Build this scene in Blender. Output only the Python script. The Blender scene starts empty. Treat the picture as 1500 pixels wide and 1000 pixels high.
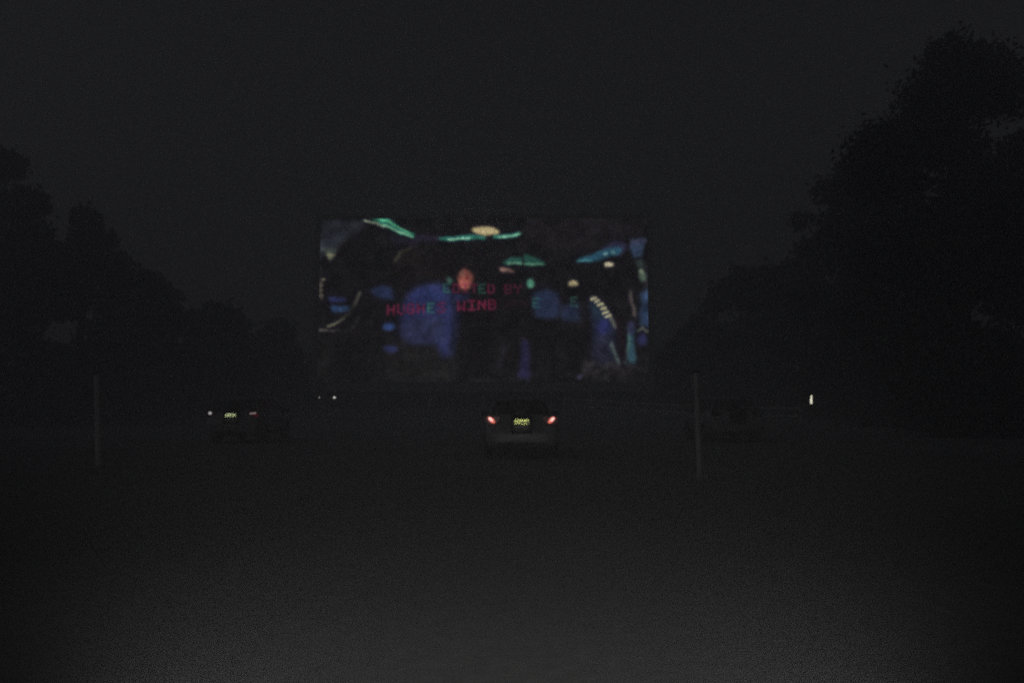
import bpy, bmesh, math, random
import numpy as np
from mathutils import Vector, Matrix

random.seed(11)
rng = np.random.default_rng(11)
scene = bpy.context.scene
C = scene.collection
PI = math.pi

# ------------------------------------------------------------------ camera
FPX, PITCH, CAMZ = 1083.0, math.atan(90 / 1083.0), 1.3      # photo pixels
cam_data = bpy.data.cameras.new('camera')
cam_data.lens = 36.0 * FPX / 1500.0
cam_data.sensor_width = 36.0
cam_data.clip_start = 0.05
cam_data.clip_end = 3000.0
cam = bpy.data.objects.new('camera', cam_data)
cam.location = (0, 0, CAMZ)
cam.rotation_euler = (PI / 2 + PITCH, 0, 0)
C.objects.link(cam)
scene.camera = cam

# ------------------------------------------------------------------ night sky
HAZE = 0.0190                                                # mist density
SUN_EL, SUN_AZ = math.radians(38), math.radians(-112)        # azimuth from +Y, negative = to the left
world = bpy.data.worlds.new('World')
scene.world = world
world.use_nodes = True
wn, wl = world.node_tree.nodes, world.node_tree.links
wn.clear()
out = wn.new('ShaderNodeOutputWorld')
bg = wn.new('ShaderNodeBackground')
sky = wn.new('ShaderNodeTexSky')
sky.sky_type = 'NISHITA'
sky.sun_disc = False
sky.sun_elevation = SUN_EL
sky.sun_rotation = SUN_AZ
hsv = wn.new('ShaderNodeHueSaturation')
hsv.inputs['Saturation'].default_value = 0.22
wl.new(sky.outputs['Color'], hsv.inputs['Color'])
scl = wn.new('ShaderNodeVectorMath'); scl.operation = 'SCALE'
scl.inputs['Scale'].default_value = 0.0015
wl.new(hsv.outputs['Color'], scl.inputs[0])
# thin night overcast over it: an even grey with very broad cloud unevenness
tc = wn.new('ShaderNodeTexCoord')
nz = wn.new('ShaderNodeTexNoise')
nz.inputs['Scale'].default_value = 1.6
nz.inputs['Detail'].default_value = 4
wl.new(tc.outputs['Generated'], nz.inputs['Vector'])
mr = wn.new('ShaderNodeMapRange')
mr.inputs['From Min'].default_value = 0.3; mr.inputs['From Max'].default_value = 0.7
mr.inputs['To Min'].default_value = 0.86; mr.inputs['To Max'].default_value = 1.12
wl.new(nz.outputs['Fac'], mr.inputs['Value'])
cl = wn.new('ShaderNodeVectorMath'); cl.operation = 'SCALE'
cl.inputs[0].default_value = (0.0038, 0.0038, 0.0042)
wl.new(mr.outputs['Result'], cl.inputs['Scale'])
addn = wn.new('ShaderNodeVectorMath'); addn.operation = 'ADD'
wl.new(scl.outputs[0], addn.inputs[0]); wl.new(cl.outputs[0], addn.inputs[1])
sepx = wn.new('ShaderNodeSeparateXYZ'); wl.new(tc.outputs['Generated'], sepx.inputs[0])
ext = wn.new('ShaderNodeMapRange'); ext.interpolation_type = 'SMOOTHSTEP'
ext.inputs['From Min'].default_value = 0.0; ext.inputs['From Max'].default_value = 0.42
ext.inputs['To Min'].default_value = 0.62; ext.inputs['To Max'].default_value = 1.05
wl.new(sepx.outputs['Z'], ext.inputs['Value'])
fin = wn.new('ShaderNodeVectorMath'); fin.operation = 'SCALE'
wl.new(addn.outputs[0], fin.inputs[0]); wl.new(ext.outputs['Result'], fin.inputs['Scale'])
wl.new(fin.outputs[0], bg.inputs['Color'])
bg.inputs['Strength'].default_value = 1.22
wl.new(bg.outputs['Background'], out.inputs['Surface'])

# moon behind thin cloud: one weak, very soft sun lamp
moon_d = bpy.data.lights.new('moonlight', 'SUN')
moon_d.energy = 0.076
moon_d.angle = math.radians(40)
moon_d.color = (0.97, 0.97, 1.0)
moon = bpy.data.objects.new('moonlight', moon_d)
sd = Vector((math.sin(SUN_AZ) * math.cos(SUN_EL), math.cos(SUN_AZ) * math.cos(SUN_EL), math.sin(SUN_EL)))
moon.rotation_euler = sd.to_track_quat('Z', 'Y').to_euler()
C.objects.link(moon)

# parking lamps of the car the picture is taken from: they light the ground in front, the posts and the sedan
for sx in (-0.62, 0.62):
    ld = bpy.data.lights.new('own_headlamp', 'SPOT')
    ld.energy = 92.0
    ld.spot_size = math.radians(96)
    ld.spot_blend = 1.0
    ld.shadow_soft_size = 0.025
    ld.color = (1.0, 1.0, 0.96)
    lo = bpy.data.objects.new('own_headlamp', ld)
    lo.location = (sx, 1.15, 0.68)
    aim = Vector((sx * 0.4 - 0.25, 14.0, 0.55)) - Vector(lo.location)
    lo.rotation_euler = aim.to_track_quat('-Z', 'Y').to_euler()
    lo.scale = (1.04, 0.50, 1)
    C.objects.link(lo)

scene.view_settings.view_transform = 'Standard'
scene.view_settings.look = 'None'
scene.view_settings.exposure = 0.0
scene.view_settings.gamma = 1.0
scene.view_settings.use_curve_mapping = False
scene.render.dither_intensity = 2.0
scene.cycles.use_denoising = False
scene.cycles.volume_bounces = 2
scene.cycles.use_light_tree = False
scene.cycles.sample_clamp_indirect = 0.04
scene.cycles.filter_width = 2.3
scene.cycles.max_bounces = 5

# ------------------------------------------------------------------ helpers
def at(px, py, Y):
    """point at depth Y seen at photo pixel (px, py)"""
    r, u = (px - 750) / FPX, (500 - py) / FPX
    y = math.cos(PITCH) - u * math.sin(PITCH)
    z = math.sin(PITCH) + u * math.cos(PITCH)
    k = Y / y
    return Vector((r * k, Y, CAMZ + z * k))

def smooth01(t):
    t = min(1.0, max(0.0, t))
    return t * t * (3 - 2 * t)

def ground_z(x, y):
    z = 0.8 * smooth01((y - 42) / 18.0)
    z += 0.035 * math.sin(x * 0.31 + 1.3) * math.sin(y * 0.23 + 0.4) * smooth01((y - 4) / 10.0)
    return z

def lin(c):
    return tuple((v / 255 / 12.92 if v / 255 <= 0.04045 else ((v / 255 + 0.055) / 1.055) ** 2.4) for v in c)

def mat(name, color, rough=0.6, metal=0.0, noise=0.25, scale=6.0, bump=0.0, bscale=40.0, emit=None, estr=1.0, coat=0.0):
    m = bpy.data.materials.new(name)
    m.use_nodes = True
    n, l = m.node_tree.nodes, m.node_tree.links
    b = n['Principled BSDF']
    b.inputs['Roughness'].default_value = rough
    b.inputs['Metallic'].default_value = metal
    b.inputs['Coat Weight'].default_value = coat
    t = n.new('ShaderNodeTexCoord')
    if noise > 0:
        nt = n.new('ShaderNodeTexNoise')
        nt.inputs['Scale'].default_value = scale
        nt.inputs['Detail'].default_value = 6
        l.new(t.outputs['Object'], nt.inputs['Vector'])
        rp = n.new('ShaderNodeValToRGB')
        rp.color_ramp.elements[0].position = 0.3
        rp.color_ramp.elements[1].position = 0.7
        rp.color_ramp.elements[0].color = tuple(c * (1 - noise) for c in color) + (1,)
        rp.color_ramp.elements[1].color = tuple(min(1, c * (1 + noise)) for c in color) + (1,)
        l.new(nt.outputs['Fac'], rp.inputs['Fac'])
        l.new(rp.outputs['Color'], b.inputs['Base Color'])
    else:
        b.inputs['Base Color'].default_value = tuple(color) + (1,)
    if bump > 0:
        bt = n.new('ShaderNodeTexNoise')
        bt.inputs['Scale'].default_value = bscale
        bt.inputs['Detail'].default_value = 8
        l.new(t.outputs['Object'], bt.inputs['Vector'])
        bp = n.new('ShaderNodeBump')
        bp.inputs['Strength'].default_value = bump
        l.new(bt.outputs['Fac'], bp.inputs['Height'])
        l.new(bp.outputs['Normal'], b.inputs['Normal'])
    if emit is not None:
        b.inputs['Emission Color'].default_value = tuple(emit) + (1,)
        b.inputs['Emission Strength'].default_value = estr
    return m

class MB:
    """collects shapes, then links them as one mesh object"""
    def __init__(self):
        self.v, self.f = [], []
    def add(self, vs, fs):
        o = len(self.v)
        self.v += [tuple(p) for p in vs]
        self.f += [tuple(i + o for i in q) for q in fs]
        return self
    def box(self, c, s, rot=None):
        hx, hy, hz = s[0] / 2, s[1] / 2, s[2] / 2
        vs = [Vector((x, y, z)) for x in (-hx, hx) for y in (-hy, hy) for z in (-hz, hz)]
        if rot: vs = [rot @ p for p in vs]
        vs = [p + Vector(c) for p in vs]
        return self.add(vs, [(0, 1, 3, 2), (4, 6, 7, 5), (0, 4, 5, 1), (2, 3, 7, 6), (0, 2, 6, 4), (1, 5, 7, 3)])
    def tube(self, pts, rads, n=10, cap=True):
        pts = [Vector(p) for p in pts]
        rings = []
        for i, p in enumerate(pts):
            d = (pts[min(i + 1, len(pts) - 1)] - pts[max(i - 1, 0)]).normalized()
            a = Vector((0, 1, 0)) if abs(d.z) > 0.7 else Vector((0, 0, 1))
            e1 = d.cross(a).normalized(); e2 = d.cross(e1)
            rings.append([p + rads[i] * (math.cos(2 * PI * k / n) * e1 + math.sin(2 * PI * k / n) * e2) for k in range(n)])
        vs = [p for r in rings for p in r]
        fs = [(i * n + k, i * n + (k + 1) % n, (i + 1) * n + (k + 1) % n, (i + 1) * n + k)
              for i in range(len(pts) - 1) for k in range(n)]
        if cap:
            fs.append(tuple(range(n - 1, -1, -1)))
            fs.append(tuple((len(pts) - 1) * n + k for k in range(n)))
        return self.add(vs, fs)
    def loft(self, rings, closed=True, cap=True):
        n = len(rings[0])
        vs = [p for r in rings for p in r]
        kk = n if closed else n - 1
        fs = [(i * n + k, i * n + (k + 1) % n, (i + 1) * n + (k + 1) % n, (i + 1) * n + k)
              for i in range(len(rings) - 1) for k in range(kk)]
        if cap:
            fs.append(tuple(range(n - 1, -1, -1)))
            fs.append(tuple((len(rings) - 1) * n + k for k in range(n)))
        return self.add(vs, fs)
    def slab(self, poly, depth_vec):
        """extruded polygon"""
        n = len(poly); d = Vector(depth_vec)
        vs = [Vector(p) for p in poly] + [Vector(p) + d for p in poly]
        fs = [tuple(range(n)), tuple(range(2 * n - 1, n - 1, -1))]
        fs += [(k, k + n, (k + 1) % n + n, (k + 1) % n) for k in range(n)]
        return self.add(vs, fs)
    def build(self, name, m, parent=None, smooth=False, bevel=0.0, sub=0):
        me = bpy.data.meshes.new(name)
        me.from_pydata(self.v, [], self.f)
        bm = bmesh.new(); bm.from_mesh(me)
        bmesh.ops.recalc_face_normals(bm, faces=bm.faces)
        if bevel > 0:
            bmesh.ops.remove_doubles(bm, verts=bm.verts, dist=1e-5)
            bmesh.ops.bevel(bm, geom=list(bm.edges), offset=bevel, segments=2, affect='EDGES', profile=0.5)
        bm.to_mesh(me); bm.free()
        me.materials.append(m)
        if smooth:
            me.polygons.foreach_set('use_smooth', [True] * len(me.polygons))
        o = bpy.data.objects.new(name, me)
        C.objects.link(o)
        if parent: o.parent = parent
        if sub:
            md = o.modifiers.new('smooth', 'SUBSURF'); md.levels = sub; md.render_levels = sub
        return o

def tag(o, label, cat, group=None):
    o['label'] = label; o['category'] = cat
    if group: o['group'] = group
    return o

def thing(name, label, cat, loc=(0, 0, 0), rz=0.0, group=None):
    o = bpy.data.objects.new(name, None)
    C.objects.link(o)
    o.location = loc; o.rotation_euler = (0, 0, rz)
    o.empty_display_size = 0.2
    return tag(o, label, cat, group)

# ------------------------------------------------------------------ ground
def build_ground():
    ys = np.concatenate([np.linspace(-40, 0, 12, endpoint=False), np.linspace(0, 70, 150, endpoint=False),
                         np.geomspace(70, 700, 34)])
    xh = np.concatenate([np.linspace(0, 40, 70, endpoint=False), np.geomspace(40, 600, 22)])
    xs = np.concatenate([-xh[::-1], xh[1:]])
    vs, fs = [], []
    for y in ys:
        for x in xs:
            vs.append((x, y, ground_z(x, y)))
    w = len(xs)
    for j in range(len(ys) - 1):
        for i in range(w - 1):
            fs.append((j * w + i, j * w + i + 1, (j + 1) * w + i + 1, (j + 1) * w + i))
    me = bpy.data.meshes.new('ground'); me.from_pydata(vs, [], fs)
    me.polygons.foreach_set('use_smooth', [True] * len(me.polygons))
    m = bpy.data.materials.new('packed_gravel'); m.use_nodes = True
    n, l = m.node_tree.nodes, m.node_tree.links
    b = n['Principled BSDF']; b.inputs['Roughness'].default_value = 0.95
    b.inputs['Specular IOR Level'].default_value = 0.1
    t = n.new('ShaderNodeTexCoord')
    big = n.new('ShaderNodeTexNoise'); big.inputs['Scale'].default_value = 0.22; big.inputs['Detail'].default_value = 5
    fine = n.new('ShaderNodeTexNoise'); fine.inputs['Scale'].default_value = 9.0; fine.inputs['Detail'].default_value = 8
    l.new(t.outputs['Object'], big.inputs['Vector']); l.new(t.outputs['Object'], fine.inputs['Vector'])
    r1 = n.new('ShaderNodeValToRGB')
    r1.color_ramp.elements[0].position = 0.35; r1.color_ramp.elements[0].color = (0.138, 0.140, 0.138, 1)
    r1.color_ramp.elements[1].position = 0.68; r1.color_ramp.elements[1].color = (0.180, 0.181, 0.180, 1)
    l.new(big.outputs['Fac'], r1.inputs['Fac'])
    r2 = n.new('ShaderNodeMapRange')
    r2.inputs['From Min'].default_value = 0.3; r2.inputs['From Max'].default_value = 0.7
    r2.inputs['To Min'].default_value = 0.88; r2.inputs['To Max'].default_value = 1.10
    l.new(fine.outputs['Fac'], r2.inputs['Value'])
    mx = n.new('ShaderNodeVectorMath'); mx.operation = 'SCALE'
    l.new(r1.outputs['Color'], mx.inputs[0]); l.new(r2.outputs['Result'], mx.inputs['Scale'])
    l.new(mx.outputs[0], b.inputs['Base Color'])
    bp = n.new('ShaderNodeBump'); bp.inputs['Strength'].default_value = 0.12; bp.inputs['Distance'].default_value = 0.02
    l.new(fine.outputs['Fac'], bp.inputs['Height']); l.new(bp.outputs['Normal'], b.inputs['Normal'])
    me.materials.append(m)
    o = bpy.data.objects.new('ground', me); C.objects.link(o)
    o['kind'] = 'structure'
    o['label'] = 'packed gravel lot sloping gently up towards the screen'
build_ground()

# ------------------------------------------------------------------ cinema screen with the projected picture
PX0, PX1, PY0, PY1 = 467.5, 949.0, 320.5, 559.0       # picture in photo pixels
SCREEN_Y = 60.0

def paint_picture():
    W, H = 482, 240
    yy, xx = np.mgrid[0:H, 0:W].astype(np.float64)
    X = PX0 + (xx + 0.5) * (PX1 - PX0) / W
    Y = PY0 + (yy + 0.5) * (PY1 - PY0) / H
    img = np.zeros((H, W, 3)); img[:] = (25, 24, 26)

    def blur(a, s):
        if s <= 0: return a
        r = max(1, int(3 * s)); k = np.exp(-0.5 * (np.arange(-r, r + 1) / s) ** 2); k /= k.sum()
        p = np.pad(a, ((0, 0), (r, r)), mode='edge')
        a = sum(k[i] * p[:, i:i + W] for i in range(2 * r + 1))
        p = np.pad(a, ((r, r), (0, 0)), mode='edge')
        return sum(k[i] * p[i:i + H, :] for i in range(2 * r + 1))
    def put(mask, col, s, a=1.0):
        m = np.clip(blur(mask.astype(np.float64), s) * a, 0, 1)[..., None]
        img[:] = img * (1 - m) + np.array(col, float) * m
    def poly(pts, col, s=1.5, a=1.0):
        inside = np.zeros((H, W), bool)
        n = len(pts)
        for i in range(n):
            x1, y1 = pts[i]; x2, y2 = pts[(i + 1) % n]
            if y1 == y2: continue
            c = ((y1 > Y) != (y2 > Y)) & (X < (x2 - x1) * (Y - y1) / (y2 - y1) + x1)
            inside ^= c
        put(inside, col, s, a)
    def ell(cx, cy, rx, ry, col, s=1.2, a=1.0, rot=0.0):
        c, q = math.cos(rot), math.sin(rot)
        u = (X - cx) * c + (Y - cy) * q; v = -(X - cx) * q + (Y - cy) * c
        put((u / rx) ** 2 + (v / ry) ** 2 <= 1, col, s, a)
    def line(pts, col, w, s=0.9, a=1.0):
        d = np.full((H, W), 1e9)
        for (x1, y1), (x2, y2) in zip(pts[:-1], pts[1:]):
            L2 = (x2 - x1) ** 2 + (y2 - y1) ** 2
            t = np.clip(((X - x1) * (x2 - x1) + (Y - y1) * (y2 - y1)) / L2, 0, 1)
            d = np.minimum(d, np.hypot(X - x1 - t * (x2 - x1), Y - y1 - t * (y2 - y1)))
        put(d <= w / 2, col, s, a)

    # nothing in a projected shot has ruled edges: bend the drawing a little
    def wob(sg, amp):
        q = blur(rng.standard_normal((H, W)), sg)
        return amp * q / q.std()
    X0, Y0 = X.copy(), Y.copy()
    X += wob(12, 1.0) + wob(3, .55); Y += wob(12, .9) + wob(3, .45)
    # dim base tones of the shot
    poly([(467, 500), (700, 500), (700, 560), (467, 560)], (30, 29, 29), 9)
    poly([(700, 480), (860, 470), (860, 560), (700, 560)], (26, 25, 26), 8)
    poly([(760, 319), (950, 319), (950, 350), (900, 352), (840, 372), (760, 362)], (30, 28, 31), 6)
    poly([(467, 323), (537, 324), (526, 338), (505, 352), (490, 372), (467, 380)], (40, 42, 49), 2.5)
    poly([(470, 366), (496, 366), (482, 386)], (60, 66, 62), 2.2)
    poly([(476, 374), (491, 374), (482, 384)], (118, 116, 96), 1.3)
    ell(526, 384, 36, 38, (24, 23, 25), 5)
    ell(622, 392, 48, 32, (27, 25, 25), 5)
    line([(577, 383), (585, 372), (603, 364)], (56, 54, 49), 4, 1.6)
    line([(606, 351), (645, 349)], (42, 38, 54), 7, 2.2)
    poly([(570, 346), (610, 352), (610, 362), (575, 358)], (35, 32, 42), 3)
    # green strip lights
    line([(533, 322), (550, 328), (562, 333)], (150, 160, 150), 3.2, 0.9)
    poly([(543, 321), (563, 320), (576, 327), (592, 338), (607, 343), (606, 351), (586, 345), (568, 336), (555, 328)], (44, 108, 88), 1.3)
    line([(560, 331), (575, 337), (604, 349)], (138, 184, 164), 2.4, 0.8)
    line([(556, 323), (572, 329), (600, 343)], (96, 172, 138), 2.0, 0.8)
    poly([(642, 348), (692, 345), (712, 346), (712, 351), (690, 353), (646, 354)], (44, 106, 96), 1.3)
    line([(655, 351.5), (690, 350)], (150, 196, 182), 2.3, 0.8)
    poly([(722, 344), (760, 341), (767, 344), (756, 348), (722, 350)], (48, 118, 104), 1.1)
    line([(730, 347.5), (762, 344.5)], (152, 198, 184), 2.3, 0.8)
    ell(712, 339, 19.5, 6.8, (176, 160, 122), 1.4)
    poly([(734, 389), (748, 379), (765, 378), (765, 390)], (40, 82, 74), 1.6)
    line([(744, 387.5), (764, 387)], (128, 168, 146), 2.2, 1.0)
    poly([(768, 374), (786, 379), (800, 387), (796, 391), (768, 391)], (38, 78, 68), 1.6)
    line([(769, 388.5), (794, 388.5)], (108, 156, 134), 2.2, 1.0)
    # blue canopy upper right
    poly([(880, 366), (905, 355), (922, 360), (915, 372), (890, 374)], (46, 44, 66), 2.2)
    poly([(843, 385), (852, 378), (878, 369), (905, 363), (914, 367), (908, 374), (890, 379), (866, 385)], (40, 74, 92), 1.6)
    line([(848, 383.5), (868, 382)], (70, 128, 140), 2.2, 1.0)
    ell(888, 374, 3.0, 2.2, (112, 146, 154), 0.9); ell(899, 371, 3.4, 2.4, (84, 112, 116), 1.0)
    poly([(926, 352), (948.5, 350), (948.5, 377), (930, 379), (926, 366)], (50, 62, 84), 1.6)
    poly([(928, 354), (948, 352), (948, 358), (928, 360)], (58, 54, 76), 1.6)
    poly([(931, 382), (947, 380), (947, 391), (934, 393)], (50, 60, 58), 1.8)
    ell(893, 388, 7.5, 3.6, (192, 180, 158), 1.2)
    ell(743, 398, 11.5, 4.2, (168, 128, 124), 1.4, rot=0.25)
    ell(839.5, 417, 8.5, 5.2, (160, 148, 118), 1.4)
    ell(838, 428, 10, 6, (17, 16, 20), 2.0)
    # blue shirts
    poly([(543, 426), (557, 420), (574, 424), (578, 440), (560, 438), (546, 434)], (40, 48, 76), 2.4)
    poly([(598, 432), (620, 420), (648, 417), (660, 430), (669, 446), (670, 478), (664, 522), (650, 526), (640, 503), (604, 504), (590, 494), (586, 470), (592, 446)], (43, 46, 80), 4.2)
    ell(628, 436, 24, 15, (44, 52, 92), 6.0)
    line([(664, 440), (668, 470), (664, 515)], (30, 33, 48), 8, 3.5)
    line([(600, 470), (612, 452), (640, 446)], (34, 36, 58), 4, 2.5, .7)
    ell(612, 486, 12, 14, (38, 40, 60), 5, .7)
    poly([(594, 470), (648, 466), (652, 503), (604, 504), (590, 494)], (44, 47, 72), 4.5)
    poly([(660, 432), (690, 436), (684, 446), (664, 444)], (38, 42, 70), 2.2)
    ell(571, 480, 9, 6, (44, 60, 104), 1.8); ell(573, 513, 12, 4.5, (46, 50, 88), 2.0)
    poly([(480, 436), (508, 437), (508, 444), (484, 444)], (42, 46, 84), 1.6)
    poly([(484, 450), (514, 451), (514, 459), (488, 459)], (46, 66, 100), 1.6)
    line([(481, 479), (498, 473), (513, 461), (523, 446), (530, 430)], (82, 80, 76), 4.0, 1.3)
    line([(481, 479.5), (496, 474), (505, 468)], (120, 116, 104), 2.4, 0.9)
    line([(469, 484), (486, 487), (509, 487), (521, 479), (527, 466)], (92, 86, 86), 3.0, 1.2)
    for k, (ex, ey) in enumerate([(474, 410), (472, 418), (472, 425), (472, 432)]):
        ell(ex, ey, 3.4, 2.2, (92, 84, 76), 1.0)
    line([(471, 412), (470, 428), (474, 437)], (66, 62, 58), 3, 1.2)
    poly([(500, 470), (520, 440), (534, 470), (560, 500), (566, 558), (480, 558), (486, 500)], (23, 22, 23), 5, .8)
    poly([(676, 440), (716, 436), (722, 470), (718, 556), (672, 556)], (22, 21, 22), 4, .8)
    # orange face and teal spots
    ell(681, 411, 10.5, 15.5, (136, 78, 70), 2.2)
    ell(680, 416, 8, 9, (170, 96, 86), 2.0); ell(677, 402, 4, 4, (132, 90, 82), 1.4)
    ell(683, 410, 2.2, 2.4, (128, 52, 50), 0.9)
    ell(776.5, 417, 5.2, 7, (82, 142, 122), 1.6)
    ell(658, 414, 4.5, 5, (60, 86, 82), 1.8)
    # further figures
    ell(742, 418, 18, 20, (22, 21, 22), 3.0)
    poly([(728, 420), (760, 422), (778, 450), (776, 500), (722, 500)], (25, 24, 26), 4)
    poly([(782, 431), (800, 425), (818, 430), (822, 450), (820, 466), (786, 470), (780, 452)], (38, 46, 68), 3.0)
    poly([(822, 448), (850, 446), (851, 472), (824, 472)], (36, 41, 60), 3.0)
    poly([(785, 470), (850, 474), (852, 545), (780, 545)], (24, 23, 24), 4)
    poly([(863, 442), (868, 434), (880, 440), (890, 454), (902, 476), (900, 500), (898, 536), (873, 534), (868, 490), (864, 460)], (33, 36, 52), 3.2)
    poly([(864, 446), (872, 444), (886, 462), (888, 474), (872, 468)], (36, 48, 62), 2.6)
    ell(884, 482, 9, 14, (42, 45, 88), 3.5)
    poly([(872, 496), (896, 490), (897, 532), (872, 532)], (40, 41, 56), 4.0)
    line([(868, 437), (878, 443), (887, 456), (896, 470), (902, 480)], (96, 98, 92), 6.0, 1.5)
    for k, (sx, sy) in enumerate([(870.5, 438), (876, 441.5), (880.5, 446.5), (884, 452.5), (887.5, 458.5), (891, 464.5)]):
        line([(sx - 4.2, sy + 2.0), (sx + 2.8, sy - 1.4)], (186, 176, 146), 3.2, 0.6)
    line([(896, 504), (900, 520), (904, 533)], (84, 96, 98), 5.0, 1.6)
    poly([(924, 472), (929, 482), (930, 533), (912, 533)], (46, 72, 84), 2.0)
    line([(914, 531), (920, 505), (924, 482)], (80, 112, 106), 3.0, 1.3)
    poly([(920, 472), (929, 472), (929, 492), (922, 492)], (44, 42, 66), 2.4)
    line([(924, 428), (927, 446), (929, 464)], (86, 76, 78), 4.0, 1.6)
    ell(941.5, 405, 6, 11, (86, 104, 90), 2.2)
    ell(941, 400, 3.5, 4, (136, 144, 128), 1.4)
    poly([(936, 432), (948, 428), (948, 478), (936, 480)], (44, 58, 82), 2.6)
    ell(941, 497, 7, 9, (47, 48, 86), 2.4)
    line([(934, 486), (940, 481), (946, 486)], (96, 102, 98), 3.0, 1.3)
    line([(905, 470), (912, 500), (914, 528)], (28, 23, 27), 8, 2.5)
    poly([(764, 500), (775, 500), (776, 556), (762, 556)], (38, 36, 62), 2.6)
    line([(736, 510), (734, 540)], (36, 34, 40), 8, 3)
    # floor with litter
    blotch = blur(rng.random((H, W)), 2.2); blotch = (blotch - blotch.mean()) / blotch.std()
    fl = (X > 852) & (X < 946) & (Y > 531 + 2 * np.sin(X * 0.3)) & (Y < 553)
    put(fl & (blotch > -0.3), (40, 38, 42), 2.4)
    put(fl & (blotch > 1.1), (48, 46, 50), 1.6)
    ell(849, 553, 5, 4, (64, 60, 86), 1.4)

    X[:], Y[:] = X0, Y0 + 0.0
    # title lettering, dot-matrix style; strength falls where the lettering sinks into the shot
    F = {'E': '11111 10000 10000 11110 10000 10000 11111', 'D': '11110 10001 10001 10001 10001 10001 11110',
         'I': '11111 00100 00100 00100 00100 00100 11111', 'T': '11111 00100 00100 00100 00100 00100 00100',
         'B': '11110 10001 10001 11110 10001 10001 11110', 'Y': '10001 10001 01010 00100 00100 00100 00100',
         'H': '10001 10001 10001 11111 10001 10001 10001', 'U': '10001 10001 10001 10001 10001 10001 01110',
         'G': '01110 10001 10000 10111 10001 10001 01110', 'S': '01111 10000 10000 01110 00001 00001 11110',
         'W': '10001 10001 10001 10101 10101 11011 10001', 'N': '10001 11001 10101 10101 10011 10001 10001',
         'O': '01110 10001 10001 10001 10001 10001 01110', 'R': '11110 10001 10001 11110 10100 10010 10001',
         'A': '01110 10001 10001 11111 10001 10001 10001', 'C': '01110 10001 10000 10000 10000 10001 01110'}
    def text(ch, x, y, h, w, col, a):
        rows = F[ch].split()
        m = np.zeros((H, W))
        for r, row in enumerate(rows):
            for c, bit in enumerate(row):
                if bit == '1':
                    x0 = x + c * w / 5; y0 = y + r * h / 7
                    m = np.maximum(m, ((X >= x0 - 0.3) & (X < x0 + w / 5 + 0.3) & (Y >= y0 - 0.3) & (Y < y0 + h / 7 + 0.3)) * 1.0)
        put(m, col, 0.75, a)
    RED, GRN = (122, 38, 68), (52, 102, 96)
    for ch, x, col, a in [('E', 650, GRN, .75), ('D', 664, RED, .6), ('I', 677, RED, .5), ('T', 690, RED, .6), ('E', 702, GRN, .6),
                          ('D', 715, RED, .62), ('B', 740, RED, .5), ('Y', 754, RED, .6)]:
        text(ch, x, 417 + (x - 650) * 0.012, 13.5, 10, col, a)
    for ch, x, col, a in [('H', 568, RED, .8), ('U', 582.5, RED, .8), ('G', 597, RED, .85), ('H', 611.5, RED, .9), ('E', 626.5, GRN, .95),
                          ('S', 642, RED, .6), ('W', 671, RED, .8), ('I', 686, RED, .8), ('N', 701, RED, .88), ('B', 716, RED, .85),
                          ('O', 732, RED, .07), ('R', 746, RED, .07), ('N', 761, RED, .07), ('E', 780, GRN, .62),
                          ('A', 808, RED, .07), ('C', 822, RED, .07), ('E', 836, GRN, .5)]:
        text(ch, x, 448 - (x - 568) * 0.055 if x < 730 else 439.5 - (x - 730) * 0.03, 15 if x < 775 else 14, 11, col, a)
    # fine sensor-scale unevenness of the projected film
    img[:] = np.stack([blur(img[..., k], (0.8, 0.65, 1.2)[k]) for k in range(3)], -1)
    low = blur(rng.standard_normal((H, W)), 5.0); low /= low.std()
    mid = blur(rng.standard_normal((H, W)), 1.6); mid /= mid.std()
    img *= (1 + 0.07 * low + 0.05 * mid)[..., None]
    img *= (1 + 0.04 * rng.standard_normal((H, W, 1)))
    img = np.clip(img, 0, 255) / 255
    linv = np.where(img <= 0.04045, img / 12.92, ((img + 0.055) / 1.055) ** 2.4)
    T = math.exp(-HAZE * SCREEN_Y)                       # the mist takes this share and adds its own grey
    return np.maximum(linv - np.array([0.0074, 0.0074, 0.0080]), 0.0) / T

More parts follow.
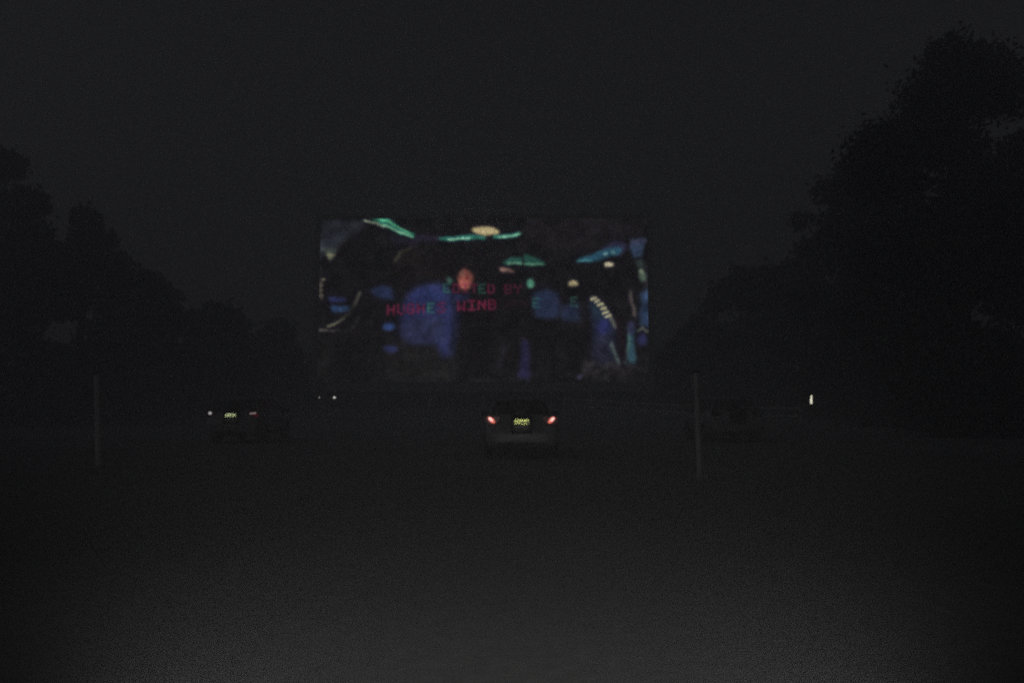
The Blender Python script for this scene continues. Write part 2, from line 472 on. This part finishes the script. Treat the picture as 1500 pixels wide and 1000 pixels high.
def build_screen():
    lin_img = paint_picture()
    H, W = lin_img.shape[:2]
    c = at((PX0 + PX1) / 2, 590, SCREEN_Y)
    gz = ground_z(c.x, SCREEN_Y)
    root = thing('cinema_screen', 'wide outdoor cinema screen showing a dim film scene with red and green title lettering', 'cinema screen',
                 (c.x, SCREEN_Y, gz))
    x0 = at(PX0, 440, SCREEN_Y).x - c.x; x1 = at(PX1, 440, SCREEN_Y).x - c.x
    zt = at(708, PY0, SCREEN_Y).z - gz; zb = at(708, PY1, SCREEN_Y).z - gz
    # picture: one cell per picture element, given off as light
    xs = np.linspace(x0, x1, W + 1); zs = np.linspace(zt, zb, H + 1)
    gx, gzv = np.meshgrid(xs, zs)
    v = np.stack([gx, np.full_like(gx, -0.012), gzv], -1).reshape(-1, 3)
    idx = np.arange((H + 1) * (W + 1)).reshape(H + 1, W + 1)
    f = np.stack([idx[:-1, :-1], idx[1:, :-1], idx[1:, 1:], idx[:-1, 1:]], -1).reshape(-1, 4)
    me = bpy.data.meshes.new('projected_picture')
    me.vertices.add(len(v)); me.vertices.foreach_set('co', v.ravel())
    me.loops.add(f.size); me.loops.foreach_set('vertex_index', f.ravel())
    me.polygons.add(len(f)); me.polygons.foreach_set('loop_start', np.arange(0, f.size, 4))
    me.update(calc_edges=True)
    pad = np.pad(lin_img, ((0, 1), (0, 1), (0, 0)), mode='edge')
    col = np.concatenate([pad.reshape(-1, 3), np.ones(((H + 1) * (W + 1), 1))], 1).astype(np.float32)
    at_ = me.color_attributes.new('film', 'FLOAT_COLOR', 'POINT')
    at_.data.foreach_set('color', col.ravel())
    m = bpy.data.materials.new('film_light'); m.use_nodes = True
    n, l = m.node_tree.nodes, m.node_tree.links
    b = n['Principled BSDF']
    b.inputs['Base Color'].default_value = (0.03, 0.03, 0.03, 1); b.inputs['Roughness'].default_value = 0.9
    b.inputs['Specular IOR Level'].default_value = 0.0
    a = n.new('ShaderNodeAttribute'); a.attribute_name = 'film'
    l.new(a.outputs['Color'], b.inputs['Emission Color']); b.inputs['Emission Strength'].default_value = FILM
    m.cycles.emission_sampling = 'NONE'
    me.materials.append(m)
    o = bpy.data.objects.new('projected_picture', me); C.objects.link(o); o.parent = root
    # board and its border, posts and braces behind
    board = mat('weathered_board', (0.48, 0.475, 0.46), 0.9, noise=0.2, scale=0.6)
    steel = mat('grey_steel', (0.52, 0.52, 0.51), 0.8, 0.0)
    bx0, bx1, bzt, bzb = x0 - 0.28, x1 + 0.28, zt + 0.22, zb - 0.62
    MB().box(((bx0 + bx1) / 2, 0.10, (bzt + bzb) / 2), (bx1 - bx0, 0.2, bzt - bzb)).build('board', board, root)
    e = 0.09
    MB().box(((bx0 + bx1) / 2, 0.10, bzt + e), (bx1 - bx0 + 0.36, 0.23, 0.18)).build('edge_trim', steel, root)
    MB().box(((bx0 + bx1) / 2, 0.10, bzb - e), (bx1 - bx0 + 0.36, 0.23, 0.18)).build('edge_trim', steel, root)
    for sx in (bx0 - e - 0.002, bx1 + e + 0.002):
        MB().box((sx, 0.10, (bzt + bzb) / 2), (0.18, 0.23, bzt - bzb - 0.004)).build('edge_trim', steel, root)
    for k in range(7):
        px = bx0 + 0.6 + (bx1 - bx0 - 1.2) * k / 6
        MB().box((px, 0.42, (bzt - 0.2) / 2), (0.3, 0.36, bzt - 0.2 + 0.6)).build('support_post', steel, root)
        MB().tube([(px, 0.55, bzt * 0.72), (px, 5.2, -0.2)], [0.11, 0.11], 8).build('brace', steel, root)
    return root

FILM = 0.84
build_screen()

# ------------------------------------------------------------------ cars
M_glass = bpy.data.materials.new('car_glass'); M_glass.use_nodes = True      # tinted see-through panes
_n, _l = M_glass.node_tree.nodes, M_glass.node_tree.links
_n['Principled BSDF'].inputs['Base Color'].default_value = (.03, .032, .033, 1)
_n['Principled BSDF'].inputs['Roughness'].default_value = .12
_t = _n.new('ShaderNodeBsdfTransparent'); _t.inputs['Color'].default_value = (.94, .95, .945, 1)
_m = _n.new('ShaderNodeMixShader'); _m.inputs['Fac'].default_value = .12
_l.new(_t.outputs[0], _m.inputs[1]); _l.new(_n['Principled BSDF'].outputs[0], _m.inputs[2])
_l.new(_m.outputs[0], _n['Material Output'].inputs['Surface'])
M_seat = mat('seat_fabric', (.2, .2, .2), .9)
M_rubber = mat('tyre_rubber', (0.025, 0.025, 0.025), 0.85, bump=0.2)
M_rim = mat('alloy', (0.35, 0.35, 0.36), 0.35, 0.7)
M_trim = mat('black_trim', (0.03, 0.03, 0.03), 0.6)
M_chrome = mat('bright_trim', (0.5, 0.5, 0.5), 0.25, 0.9, noise=0)
M_mark = mat('plate_ink', (0.07, 0.075, 0.03), 0.6)
M_plate = mat('plate_yellow', (0.48, 0.54, 0.17), 0.5, noise=0.06)
M_plate2 = mat('plate_pale', (0.44, 0.54, 0.30), 0.5, noise=0.06)

def lens(name, col, emit=None, s=1.0):
    return mat(name, col, 0.25, noise=0, emit=emit, estr=s)

def car(label, x, y, rz, paint, kind='sedan', w=0.90, L=4.75, roof=1.45, tail='lit', plate=None, plate_w=0.0, head=None, group='cars parked in the lot'):
    root = thing('parked_car', label, 'car', (x, y, ground_z(x, y)), rz, group)
    h = L / 2
    sedan = kind == 'sedan'
    belt = 0.98 if kind != 'suv' else 1.12
    up = 0.0 if kind != 'suv' else 0.14
    # (y from tail to nose, half width, underside, top of the lower body)
    deck = 1.05 if sedan else belt + 0.04
    S = [(-h, .72 * w, .40 + up, .60 + up), (-h + .02, .88 * w, .33 + up, .68 + up), (-h + .07, .945 * w, .29 + up, .76 + up),
         (-h + .13, .965 * w, .27 + up, .93), (-h + .20, .975 * w, .25 + up, deck - .02), (-h + .34, .985 * w, .24 + up, deck),
         (-h + .75, w, .22 + up, deck + .0), (-h + 1.25, w, .21 + up, belt), (-.3, w, .21 + up, belt - .02), (.7, w, .21 + up, belt - .03),
         (h - 1.15, w, .22 + up, belt - .06), (h - .6, .98 * w, .23 + up, belt - .13), (h - .22, .95 * w, .25 + up, belt - .24),
         (h - .08, .88 * w, .28 + up, .66 + up), (h - .02, .80 * w, .32 + up, .60 + up), (h, .66 * w, .38 + up, .54 + up)]
    rings = []
    for (yy, ww, zb, zt) in S:
        zm = zb + (zt - zb) * 0.48
        half = [(0, zb), (ww * .80, zb), (ww * .95, zb + .05), (ww, zm), (ww * .985, zb + (zt - zb) * .74), (ww * .93, zt - .015), (ww * .70, zt + .012), (0, zt + .03)]
        ring = [Vector((a, yy, b)) for a, b in half] + [Vector((-a, yy, b)) for a, b in reversed(half[1:-1])]
        rings.append(ring)
    MB().loft(rings).build('body', paint, root, smooth=True, sub=1)
    # greenhouse
    if sedan: ry0, ry1, ry2, ry3 = -h + .72, -h + 1.45, .35, 1.15
    else: ry0, ry1, ry2, ry3 = -h + .22, -h + .62, .30, 1.10
    gw, tw = .90 * w, .66 * w
    G = [(ry0, gw, tw * 1.22, belt + .03), (ry0 + (ry1 - ry0) * .5, gw, tw * 1.08, belt + (roof - belt) * .60),
         (ry1 - .05, gw, tw, roof - .035), (ry1 + .35, gw, tw, roof), (ry2, gw, tw, roof - .01), (ry2 + .22, gw, tw * 1.02, roof - .06),
         (ry2 + (ry3 - ry2) * .6, gw, tw * 1.10, belt + (roof - belt) * .45), (ry3, gw, tw * 1.22, belt + .0)]
    def side(yy):            # half width and height of the roof edge line at yy
        for (y0, _, t0, z0), (y1, _, t1, z1) in zip(G[:-1], G[1:]):
            if y0 <= yy <= y1:
                k = (yy - y0) / (y1 - y0)
                zt = max(z0 + (z1 - z0) * k, belt + .01)
                f = (zt - belt) / (roof - belt)
                return gw + (tw - gw) * f, zt
    rings = []
    for yy in (ry1 - .10, ry1 - .02, ry1 + .35, (ry1 + ry2) / 2 + .2, ry2 - .05, ry2 + .14, ry2 + .24):
        wt, zt = side(yy)
        half = [(0, zt - .015), (wt * .85, zt - .045), (wt - .01, zt - .05), (wt + .015, zt - .03), (wt * .85, zt + .008), (0, zt + .035)]
        rings.append([Vector((p, yy, q)) for p, q in half] + [Vector((-p, yy, q)) for p, q in reversed(half[1:-1])])
    MB().loft(rings).build('roof', paint, root, smooth=True)
    ymid = (ry1 + ry2) / 2
    for s in (-1, 1):
        for (ya, yb) in ((ry0 + .06, ry1 - .06), (ry3 - .06, ry2 + .20), (ymid, ymid)):
            wt, zt = side(yb)
            MB().tube([(s * (gw - .02), ya, belt - .05), (s * ((gw + wt) / 2 + .0), (ya + yb) / 2, (belt + zt) / 2 + (.03 if ya != yb else 0)), (s * (wt - .02), yb, zt - .03)], [.055, .045, .04], 8).build('pillar', paint, root, smooth=True)
    for sx in (-.36, .36):
        st = MB().box((sx, ymid + .02, belt + .02), (.46, .10, .34), Matrix.Rotation(-.2, 3, 'X')).build('seat', M_seat, root, bevel=.03)
        MB().box((sx, ymid - .05, belt + .27), (.24, .09, .16)).build('headrest', M_seat, st, bevel=.03)
    # glass set a little proud of the greenhouse
    def quad(name, pts, off, m):
        a, b, c, d = [Vector(p) for p in pts]
        nrm = (b - a).cross(d - a).normalized()
        if nrm.dot(Vector(off)) < 0: nrm.negate()
        return MB().slab([p + nrm * 0.004 for p in (a, b, c, d)], nrm * 0.012).build(name, m, root)
    def zat(t): return belt + (roof - belt) * t
    wa = gw + (tw - gw) * .12 - .07; wb = gw + (tw - gw) * .9 - .06
    e0, e1 = .12, .90
    quad('rear_window', [(-wa, ry0 + (ry1 - ry0) * e0, zat(e0 + .06) + .02), (wa, ry0 + (ry1 - ry0) * e0, zat(e0 + .06) + .02),
                         (wb, ry0 + (ry1 - ry0) * e1, zat(e1 + .03) + .02), (-wb, ry0 + (ry1 - ry0) * e1, zat(e1 + .03) + .02)], (0, -1, .3), M_glass)
    quad('windscreen', [(-wa, ry3 - .10, zat(.10) + .02), (wa, ry3 - .10, zat(.10) + .02),
                        (wb, ry2 + .24, zat(.86) + .03), (-wb, ry2 + .24, zat(.86) + .03)], (0, 1, .3), M_glass)
    ym = (ry1 + ry2) / 2
    for s in (-1, 1):
        for (ya, yb, yc, yd) in ((ry0 + .42, ym - .05, ym - .05, ry1 + .12), (ym + .05, ry3 - .32, ry2 + .06, ym + .05)):
            pts = [(s * (gw + .012), ya, zat(.08)), (s * (gw + .012), yb, zat(.08)), (s * (tw + .045), yc, zat(.86)), (s * (tw + .045), yd, zat(.86))]
            quad('side_window', pts, (s, 0, .2), M_glass)
        # mirror and door handles
        MB().box((s * (w + .09), ry3 - .35, belt + .07), (.17, .09, .12)).build('wing_mirror', M_trim, root, bevel=.02)
        for yh in (ym - .35, ym + .65):
            MB().box((s * (w * .985), yh, belt - .13), (.03, .16, .03)).build('door_handle', M_chrome, root, bevel=.006)
    # wheels
    for s in (-1, 1):
        for yw in (-h + .98, h - .88):
            R, wd = .325 + up * .3, .21
            cx = s * (w - .10)
            prof = [(.20, -wd / 2), (R - .03, -wd / 2), (R, -wd / 2 + .03), (R, wd / 2 - .03), (R - .03, wd / 2), (.20, wd / 2)]
            n = 22
            rr = [[Vector((cx + q, yw + p * math.cos(2 * PI * k / n), R + p * math.sin(2 * PI * k / n))) for k in range(n)] for p, q in prof]
            wheel = MB().loft(rr, closed=True, cap=False).build('wheel', M_rubber, root, smooth=True)
            rim = MB()
            rim.tube([(cx - .05, yw, R), (cx + .05, yw, R)], [.06, .06], 10)
            rim.tube([(cx + s * .07, yw, R), (cx + s * .075, yw, R)], [.205, .205], 20)
            for k in range(5):
                a = 2 * PI * k / 5
                rim.box((cx + s * .085, yw + .11 * math.cos(a), R + .11 * math.sin(a)), (.02, .19, .05), Matrix.Rotation(a, 3, 'X'))
            rim.build('rim', M_rim, wheel)
    # tail: bumper strip, number plate, lamps
    zl = .93 if sedan else .95 + up * .6
    MB().box((0, -h + .02, .36 + up), (1.25 * w, .06, .11)).build('lower_bumper', M_trim, root, bevel=.015)
    zp = at_plate = (.90 if sedan else .92)
    ypl = -h - .02
    MB().box((0, ypl + .09, zp - .0725), (.50, .14, .435)).build('plate_spill_panel', M_rubber, root, bevel=.01)  # dark panel standing proud, enlarged to swallow plate light spilling onto the body
    if plate is not None:
        pl = MB().box((0, ypl + .012, zp), (.345, .012, .128)).build('number_plate', plate, root, bevel=.003)
        if plate is M_plate:      # raised dark characters, too blurred to read in the photograph
            for k in range(6):
                xx = -.135 + k * .054
                MB().box((xx, ypl + .003, zp - .016 + .004 * (k % 2)), (.036, .005, .036 + .012 * ((k * 3) % 2))).build('character', M_mark, pl)
        lamp = MB().box((0, ypl - .05, zp + .155), (.36, .14, .03)).build('plate_lamp', M_trim, root, bevel=.006)
        ld = bpy.data.lights.new('plate_light', 'AREA'); ld.shape = 'RECTANGLE'; ld.size = .34; ld.size_y = .08; ld.spread = math.radians(42)
        ld.energy = plate_w; ld.color = (1.0, .97, .86)
        lo = bpy.data.objects.new('plate_light', ld); C.objects.link(lo); lo.parent = lamp
        lo.location = (0, ypl - .085, zp + .132)
        lo.rotation_euler = Vector((0, -.09, .13)).to_track_quat('Z', 'Y').to_euler()
    for s in (-1, 1):
        cx = s * (w * .80)
        # wedge-shaped housing wrapping the corner
        poly = [(cx - .21 * s, 0, zl + .085), (cx + .13 * s, 0, zl + .10), (cx + .145 * s, 0, zl - .02), (cx + .06 * s, 0, zl - .105), (cx - .13 * s, 0, zl - .09), (cx - .20 * s, 0, zl - .01)]
        yt = -h + (.135 if sedan else .175)
        if tail == 'lit':
            mlens = lens('tail_lens', (.15, .008, .008), (1.0, .03, .015), .009)
            mhot = lens('tail_bulb', (.6, .3, .3), (1.0, .20, .13), .95)
            mcore = lens('tail_core', (.8, .6, .6), (1.0, .74, .67), 1.25)
        elif tail == 'dim':
            mlens = lens('tail_lens', (.06, .008, .01), (.6, .01, .03), .004)
            mhot = mcore = None
        else:
            mlens = lens('tail_lens', (.05, .008, .008)); mhot = mcore = None
        hs = MB().slab([Vector(p) + Vector((0, yt, 0)) for p in poly], (0, -.06, 0)).build('tail_lamp', mlens, root, bevel=.01)
        if mhot:
            # the glowing bowl runs from high outside to low inside
            def bowl(k, off, m, nm, u0, u1):
                ax = Vector((-s * .74, 0, -.67)); ay = Vector((-s * .67, 0, .74)).normalized()
                o = Vector((cx - .02 * s, yt - .058 - off, zl))
                pts = []
                for q in range(14):
                    a = 2 * PI * q / 14
                    pts.append(o + ax * ((u0 + u1) / 2 + (u1 - u0) / 2 * math.cos(a)) + ay * (k * math.sin(a)))
                MB().slab(pts, (0, -.008, 0)).build(nm, m, hs)
            bowl(.052, .0, mhot, 'lit_reflector', -.11, .095)
            bowl(.030, .010, mcore, 'bulb', -.095, .03)
        elif tail == 'dim':
            if s < 0:
                MB().tube([(cx + .0, yt - .06, zl + .03), (cx, yt - .075, zl + .03)], [.05, .05], 12).build('bulb', lens('dim_bulb', (.5, .5, .5), (.34, .32, .33), 1.5), hs)
            else:
                MB().box((cx - .03, yt - .064, zl + .025), (.20, .012, .05), Matrix.Rotation(-.12, 3, 'Y')).build('bulb', lens('dim_bar', (.5, .3, .3), (.22, .16, .17), 1.2), hs)
                MB().box((cx + .07, yt - .064, zl - .045), (.12, .012, .07)).build('lit_reflector', lens('dim_red', (.2, .01, .02), (.14, .006, .02), .35), hs)
        elif tail == 'reflector' and s > 0:
            MB().box((cx, yt - .064, zl + .01), (.13, .010, .10)).build('reflector', lens('pale_reflector', (.30, .30, .32)), hs, bevel=.003)
    # nose
    for s in (-1, 1):
        cx = s * w * .70
        zh = .70 + up * 1.9
        hl = MB().slab([(cx - s * .18, h - .13, zh - .07), (cx + s * .16, h - .20, zh - .06), (cx + s * .18, h - .26, zh + .07), (cx - s * .16, h - .16, zh + .06)], (0, .06, 0))
        hl = hl.build('headlight', M_chrome, root, bevel=.008)
        if head:
            MB().tube([(cx, h - .10, zh), (cx, h - .03, zh)], [.10 if head[s] > .5 else .08] * 2, 14).build('bulb', lens('lit_headlamp', (.8, .8, .8), (1.0, .99, .9), head[s] * 1.7), hl)
    MB().box((0, h - .005, .62 + up), (.8 * w, .05, .16)).build('grille', M_trim, root, bevel=.01)
    MB().box((0, h + .01, .40 + up), (1.1 * w, .05, .10)).build('front_intake', M_trim, root, bevel=.01)
    return root

silver = mat('silver_paint', (0.26, 0.26, 0.265), 0.38, 0.15, noise=0.05)
dark_blue = mat('grey_blue_paint', (0.23, 0.23, 0.24), 0.45, 0.1, noise=0.05)
graphite = mat('grey_paint', (0.235, 0.235, 0.24), 0.4, 0.1, noise=0.05)
charcoal = mat('charcoal_paint', (0.12, 0.12, 0.123), 0.45, 0.1, noise=0.05)

c1 = at(764, 614, 17.4)
car('silver sedan in the middle of the lot with glowing red tail lamps and yellow plate', c1.x, c1.y + 2.37, 0.0, silver, 'sedan', w=.90, tail='lit', plate=M_plate, plate_w=.28)
c2 = at(336, 606, 23.4)
car('grey hatchback at the left with dim tail lamps and a pale lit number plate', c2.x, c2.y + 2.1, 0.02, dark_blue, 'hatch', w=.86, L=4.2, roof=1.47, tail='dim', plate=M_plate2, plate_w=.17)
c3 = at(479, 582, 64)
car('far car facing the camera below the screen, two small white lamps lit', c3.x, c3.y + 2.2, PI, charcoal, 'suv', w=.92, L=4.6, roof=1.72, tail='off', head={-1: 1.0, 1: .35})
c4 = at(1082, 600, 24)
car('unlit grey car right of the right post with one faint pale reflector', c4.x, c4.y + 2.2, 0.0, graphite, 'hatch', w=.89, L=4.3, roof=1.47, tail='reflector')

# ------------------------------------------------------------------ posts
M_post_lifted = mat('post_steel_lifted', (0.46, 0.46, 0.45), 0.7, 0.0, noise=0.2, scale=9)  # left post: colour lightened to make up for the weak beam edge there
M_post_dimmed = mat('post_steel_dimmed', (0.27, 0.27, 0.265), 0.7, 0.0, noise=0.25, scale=9)  # right post: colour darkened to offset the stronger lamp light on it
M_conc = mat('concrete', (0.16, 0.16, 0.15), 0.95, bump=0.3)
def post(label, px, pyb, Y, height, lean, m):
    p = at(px, pyb, Y); gz = ground_z(p.x, Y)
    r = thing('speaker_post', label, 'post', (p.x, Y, gz), 0, 'steel posts standing among the cars')
    R = Matrix.Rotation(lean, 3, 'Y')
    q = lambda z: R @ Vector((0, 0, z))
    MB().tube([q(-.1), q(height * .5), q(height)], [.051, .049, .047], 14).build('pole', m, r, smooth=False)
    MB().tube([q(height + .001), q(height + .03), q(height + .05)], [.062, .062, .03], 14).build('cap', M_trim, r)
    MB().tube([(0, 0, -.1), (0, 0, .05), (0, 0, .07)], [.13, .13, .10], 14).build('footing', M_conc, r, smooth=False)
post('slim steel post in the left of the lot leaning slightly left', 144, 686, 14.6, 1.86, math.radians(-3.8), M_post_lifted)
post('slim steel post right of the silver sedan rising past the screen corner', 1025, 697, 13.1, 1.84, math.radians(-1.1), M_post_dimmed)

# upright tube lamp on a low stand, far right
p = at(1188.3, 585, 46)
gz = ground_z(p.x, 46)
r = thing('path_lamp', 'small upright white tube lamp glowing alone at the right', 'lamp', (p.x, 46, gz))
MB().tube([(0, 0, -.1), (0, 0, p.z - gz - .29)], [.035, .035], 10).build('pole', M_trim, r)
MB().tube([(0, 0, p.z - gz - .29), (0, 0, p.z - gz - .26)], [.075, .075], 12).build('lamp_base', M_trim, r)
MB().tube([(0, 0, p.z - gz - .259), (0, 0, p.z - gz + .259)], [.066, .066], 12).build('lamp_tube', lens('lit_tube', (.8, .8, .8), (.82, .80, .62), 2.2), r)
MB().tube([(0, 0, p.z - gz + .26), (0, 0, p.z - gz + .29)], [.075, .06], 12).build('lamp_cap', M_trim, r)

# low rail fence along the foot of the screen mound
M_rail = mat('fence_timber', (0.42, 0.418, 0.41), 0.85, noise=0.3, scale=3)
def fence(px0, px1, Y0, Y1, top):
    a, b = at(px0, 590, Y0), at(px1, 590, Y1)
    n = 11
    r = thing('rail_fence', 'low timber rail fence running behind the right post below the screen', 'fence', (a.x, a.y, 0))
    pts = []
    for k in range(n):
        t = k / (n - 1)
        x, y = a.x + (b.x - a.x) * t, a.y + (b.y - a.y) * t
        pts.append((x - a.x, y - a.y, ground_z(x, y)))
    for q in pts:
        MB().box((q[0], q[1], q[2] + top / 2 - .05), (.11, .11, top + .05)).build('fence_post', M_rail, r)
    for k in range(n - 1):
        for hgt in (top - .10, top - .52):
            p0, p1 = Vector(pts[k]) + Vector((0, -.075, hgt)), Vector(pts[k + 1]) + Vector((0, -.075, hgt))
            d = p1 - p0
            rot = d.to_track_quat('X', 'Z').to_matrix()
            MB().box((p0 + p1) / 2, (d.length - .012, .035, .12), rot).build('rail', M_rail, r)
fence(826, 1172, 54, 40, 1.12)

# ------------------------------------------------------------------ trees
def leaf_mat(name, c):
    m = bpy.data.materials.new(name); m.use_nodes = True
    n, l = m.node_tree.nodes, m.node_tree.links
    b = n['Principled BSDF']; b.inputs['Roughness'].default_value = .8; b.inputs['Specular IOR Level'].default_value = .15
    g = n.new('ShaderNodeNewGeometry')
    rp = n.new('ShaderNodeValToRGB')
    rp.color_ramp.elements[0].color = tuple(v * .55 for v in c) + (1,)
    rp.color_ramp.elements[1].color = tuple(v * 1.45 for v in c) + (1,)
    l.new(g.outputs['Random Per Island'], rp.inputs['Fac']); l.new(rp.outputs['Color'], b.inputs['Base Color'])
    return m
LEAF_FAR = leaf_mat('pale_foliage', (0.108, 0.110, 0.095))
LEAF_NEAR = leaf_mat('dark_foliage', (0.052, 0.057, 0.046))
M_bark = mat('bark', (0.10, 0.09, 0.08), 0.95, noise=0.35, scale=5, bump=0.5, bscale=14)

def tree(label, px, py_top, Y, half_px, leaf, n_leaves, size, name='broadleaf_tree', base_frac=.12, group='trees round the lot', lobes=9, narrow=.62):
    top = at(px, py_top, Y); gz = ground_z(top.x, Y)
    Ht = top.z - gz; R = half_px * 1.05 * Y / FPX
    n_leaves = int(n_leaves * 1.35)
    r = thing(name, label, 'tree', (top.x, Y, gz), 0, group)
    rs = np.random.default_rng(int(px * 7 + py_top * 13 + Y * 3))
    mb = MB()
    tr = max(.12, Ht * .022)
    bend = [Vector((rs.normal(0, .02) * Ht * t, rs.normal(0, .02) * Ht * t, Ht * .82 * t - (.3 if t == 0 else 0))) for t in (0, .25, .5, .75, 1)]
    mb.tube(bend, [tr * 1.35, tr, tr * .75, tr * .45, tr * .15], 10)
    for k in range(7):
        t = .22 + .6 * k / 7
        s0 = Vector((0, 0, Ht * .82 * t)); a = k * 2.4 + rs.random()
        ln = R * (.75 - .35 * t)
        e = s0 + Vector((math.cos(a) * ln, math.sin(a) * ln, ln * .65))
        mid = (s0 + e) / 2 + Vector((0, 0, -ln * .08))
        mb.tube([s0, mid, e], [tr * .5, tr * .32, tr * .08], 6)
    mb.build('trunk', M_bark, r, smooth=True)
    # crown: leaf-sized faces in clumps through several lobes
    cz0 = Ht * base_frac
    ch = (Ht - cz0) / 2
    cents, rads = [], []
    for k in range(lobes * 5):
        a = rs.random() * 2 * PI
        z = -1 + 2 * rs.random() ** 1.15
        rad = math.sqrt(max(0, 1 - abs(z) ** (2.6 if z > 0 else 5))) * (1 - narrow * .25 * (z > .2) * z)
        d = R * rad * math.sqrt(rs.random()) * .95
        cents.append((math.cos(a) * d, math.sin(a) * d, cz0 + ch * (1 + z * .86)))
        rads.append(R * (.26 + .17 * rs.random()))
    cents.append((0, 0, Ht - R * .26)); rads.append(R * .26)
    cents, rads = np.array(cents), np.array(rads)
    wgt = rads ** 2; wgt /= wgt.sum()
    idx = rs.choice(len(cents), n_leaves, p=wgt)
    dirs = rs.normal(size=(n_leaves, 3)); dirs /= np.linalg.norm(dirs, axis=1)[:, None]
    rr = rads[idx] * np.cbrt(.25 + .75 * rs.random(n_leaves)) * (1 + np.where(rs.random(n_leaves) < .35, .27, .16) * rs.normal(size=n_leaves))
    P = cents[idx] + dirs * rr[:, None] * np.array([1, 1, .8])
    low = P[:, 2] < .08
    P[low, 2] = .08 + rs.random(low.sum()) * Ht * .22
    nrm = dirs * .9 + rs.normal(size=(n_leaves, 3)) * .75; nrm /= np.linalg.norm(nrm, axis=1)[:, None]
    t1 = np.cross(nrm, rs.normal(size=(n_leaves, 3))); t1 /= np.linalg.norm(t1, axis=1)[:, None]
    t2 = np.cross(nrm, t1)
    sz = size * .8 * (.6 + .8 * rs.random(n_leaves))[:, None]
    V = np.stack([P - t1 * sz, P - t2 * sz * .5, P + t1 * sz, P + t2 * sz * .5], 1).reshape(-1, 3)
    me = bpy.data.meshes.new('crown')
    me.vertices.add(len(V)); me.vertices.foreach_set('co', V.ravel())
    me.loops.add(len(V)); me.loops.foreach_set('vertex_index', np.arange(len(V)))
    me.polygons.add(n_leaves); me.polygons.foreach_set('loop_start', np.arange(0, len(V), 4))
    me.update(calc_edges=True); me.materials.append(leaf)
    o = bpy.data.objects.new('crown', me); C.objects.link(o); o.parent = r
    return r

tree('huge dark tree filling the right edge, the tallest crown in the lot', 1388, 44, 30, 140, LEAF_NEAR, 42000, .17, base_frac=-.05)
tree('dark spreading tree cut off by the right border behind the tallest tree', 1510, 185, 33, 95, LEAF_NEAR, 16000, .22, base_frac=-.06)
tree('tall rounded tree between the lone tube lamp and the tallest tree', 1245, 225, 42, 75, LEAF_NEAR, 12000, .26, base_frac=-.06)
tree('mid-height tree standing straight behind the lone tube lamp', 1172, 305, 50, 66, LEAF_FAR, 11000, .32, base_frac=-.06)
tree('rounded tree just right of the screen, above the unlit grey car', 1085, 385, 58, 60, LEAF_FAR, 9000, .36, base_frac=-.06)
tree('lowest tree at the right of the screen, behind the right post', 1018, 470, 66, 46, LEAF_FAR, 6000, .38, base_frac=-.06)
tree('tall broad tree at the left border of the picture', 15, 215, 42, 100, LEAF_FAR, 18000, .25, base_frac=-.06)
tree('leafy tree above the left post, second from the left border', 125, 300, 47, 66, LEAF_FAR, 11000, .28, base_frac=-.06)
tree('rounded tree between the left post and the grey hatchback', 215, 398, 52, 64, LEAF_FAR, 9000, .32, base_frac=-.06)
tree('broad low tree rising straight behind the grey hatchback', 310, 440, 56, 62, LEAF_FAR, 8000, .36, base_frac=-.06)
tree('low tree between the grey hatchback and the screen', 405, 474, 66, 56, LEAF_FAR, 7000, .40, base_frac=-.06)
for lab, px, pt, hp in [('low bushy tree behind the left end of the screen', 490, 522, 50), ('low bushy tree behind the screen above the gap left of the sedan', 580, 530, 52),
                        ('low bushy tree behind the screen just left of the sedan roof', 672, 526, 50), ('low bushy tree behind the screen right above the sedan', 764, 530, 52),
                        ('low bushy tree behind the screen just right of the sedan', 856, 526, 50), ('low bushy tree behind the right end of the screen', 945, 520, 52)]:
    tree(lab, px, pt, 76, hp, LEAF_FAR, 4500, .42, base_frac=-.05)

# ------------------------------------------------------------------ mist over the lot
hz = MB().box((0, 330, 10.4), (1260, 800, 24.0)).build('haze', bpy.data.materials.new('mist'))
hz['kind'] = 'stuff'
hm = hz.data.materials[0]; hm.use_nodes = True
hn, hl = hm.node_tree.nodes, hm.node_tree.links
hn.clear()
ho = hn.new('ShaderNodeOutputMaterial'); hv = hn.new('ShaderNodeVolumePrincipled')
hv.inputs['Color'].default_value = (0.84, 0.84, 0.88, 1)
hv.inputs['Density'].default_value = HAZE
hv.inputs['Anisotropy'].default_value = 0.2
hl.new(hv.outputs['Volume'], ho.inputs['Volume'])
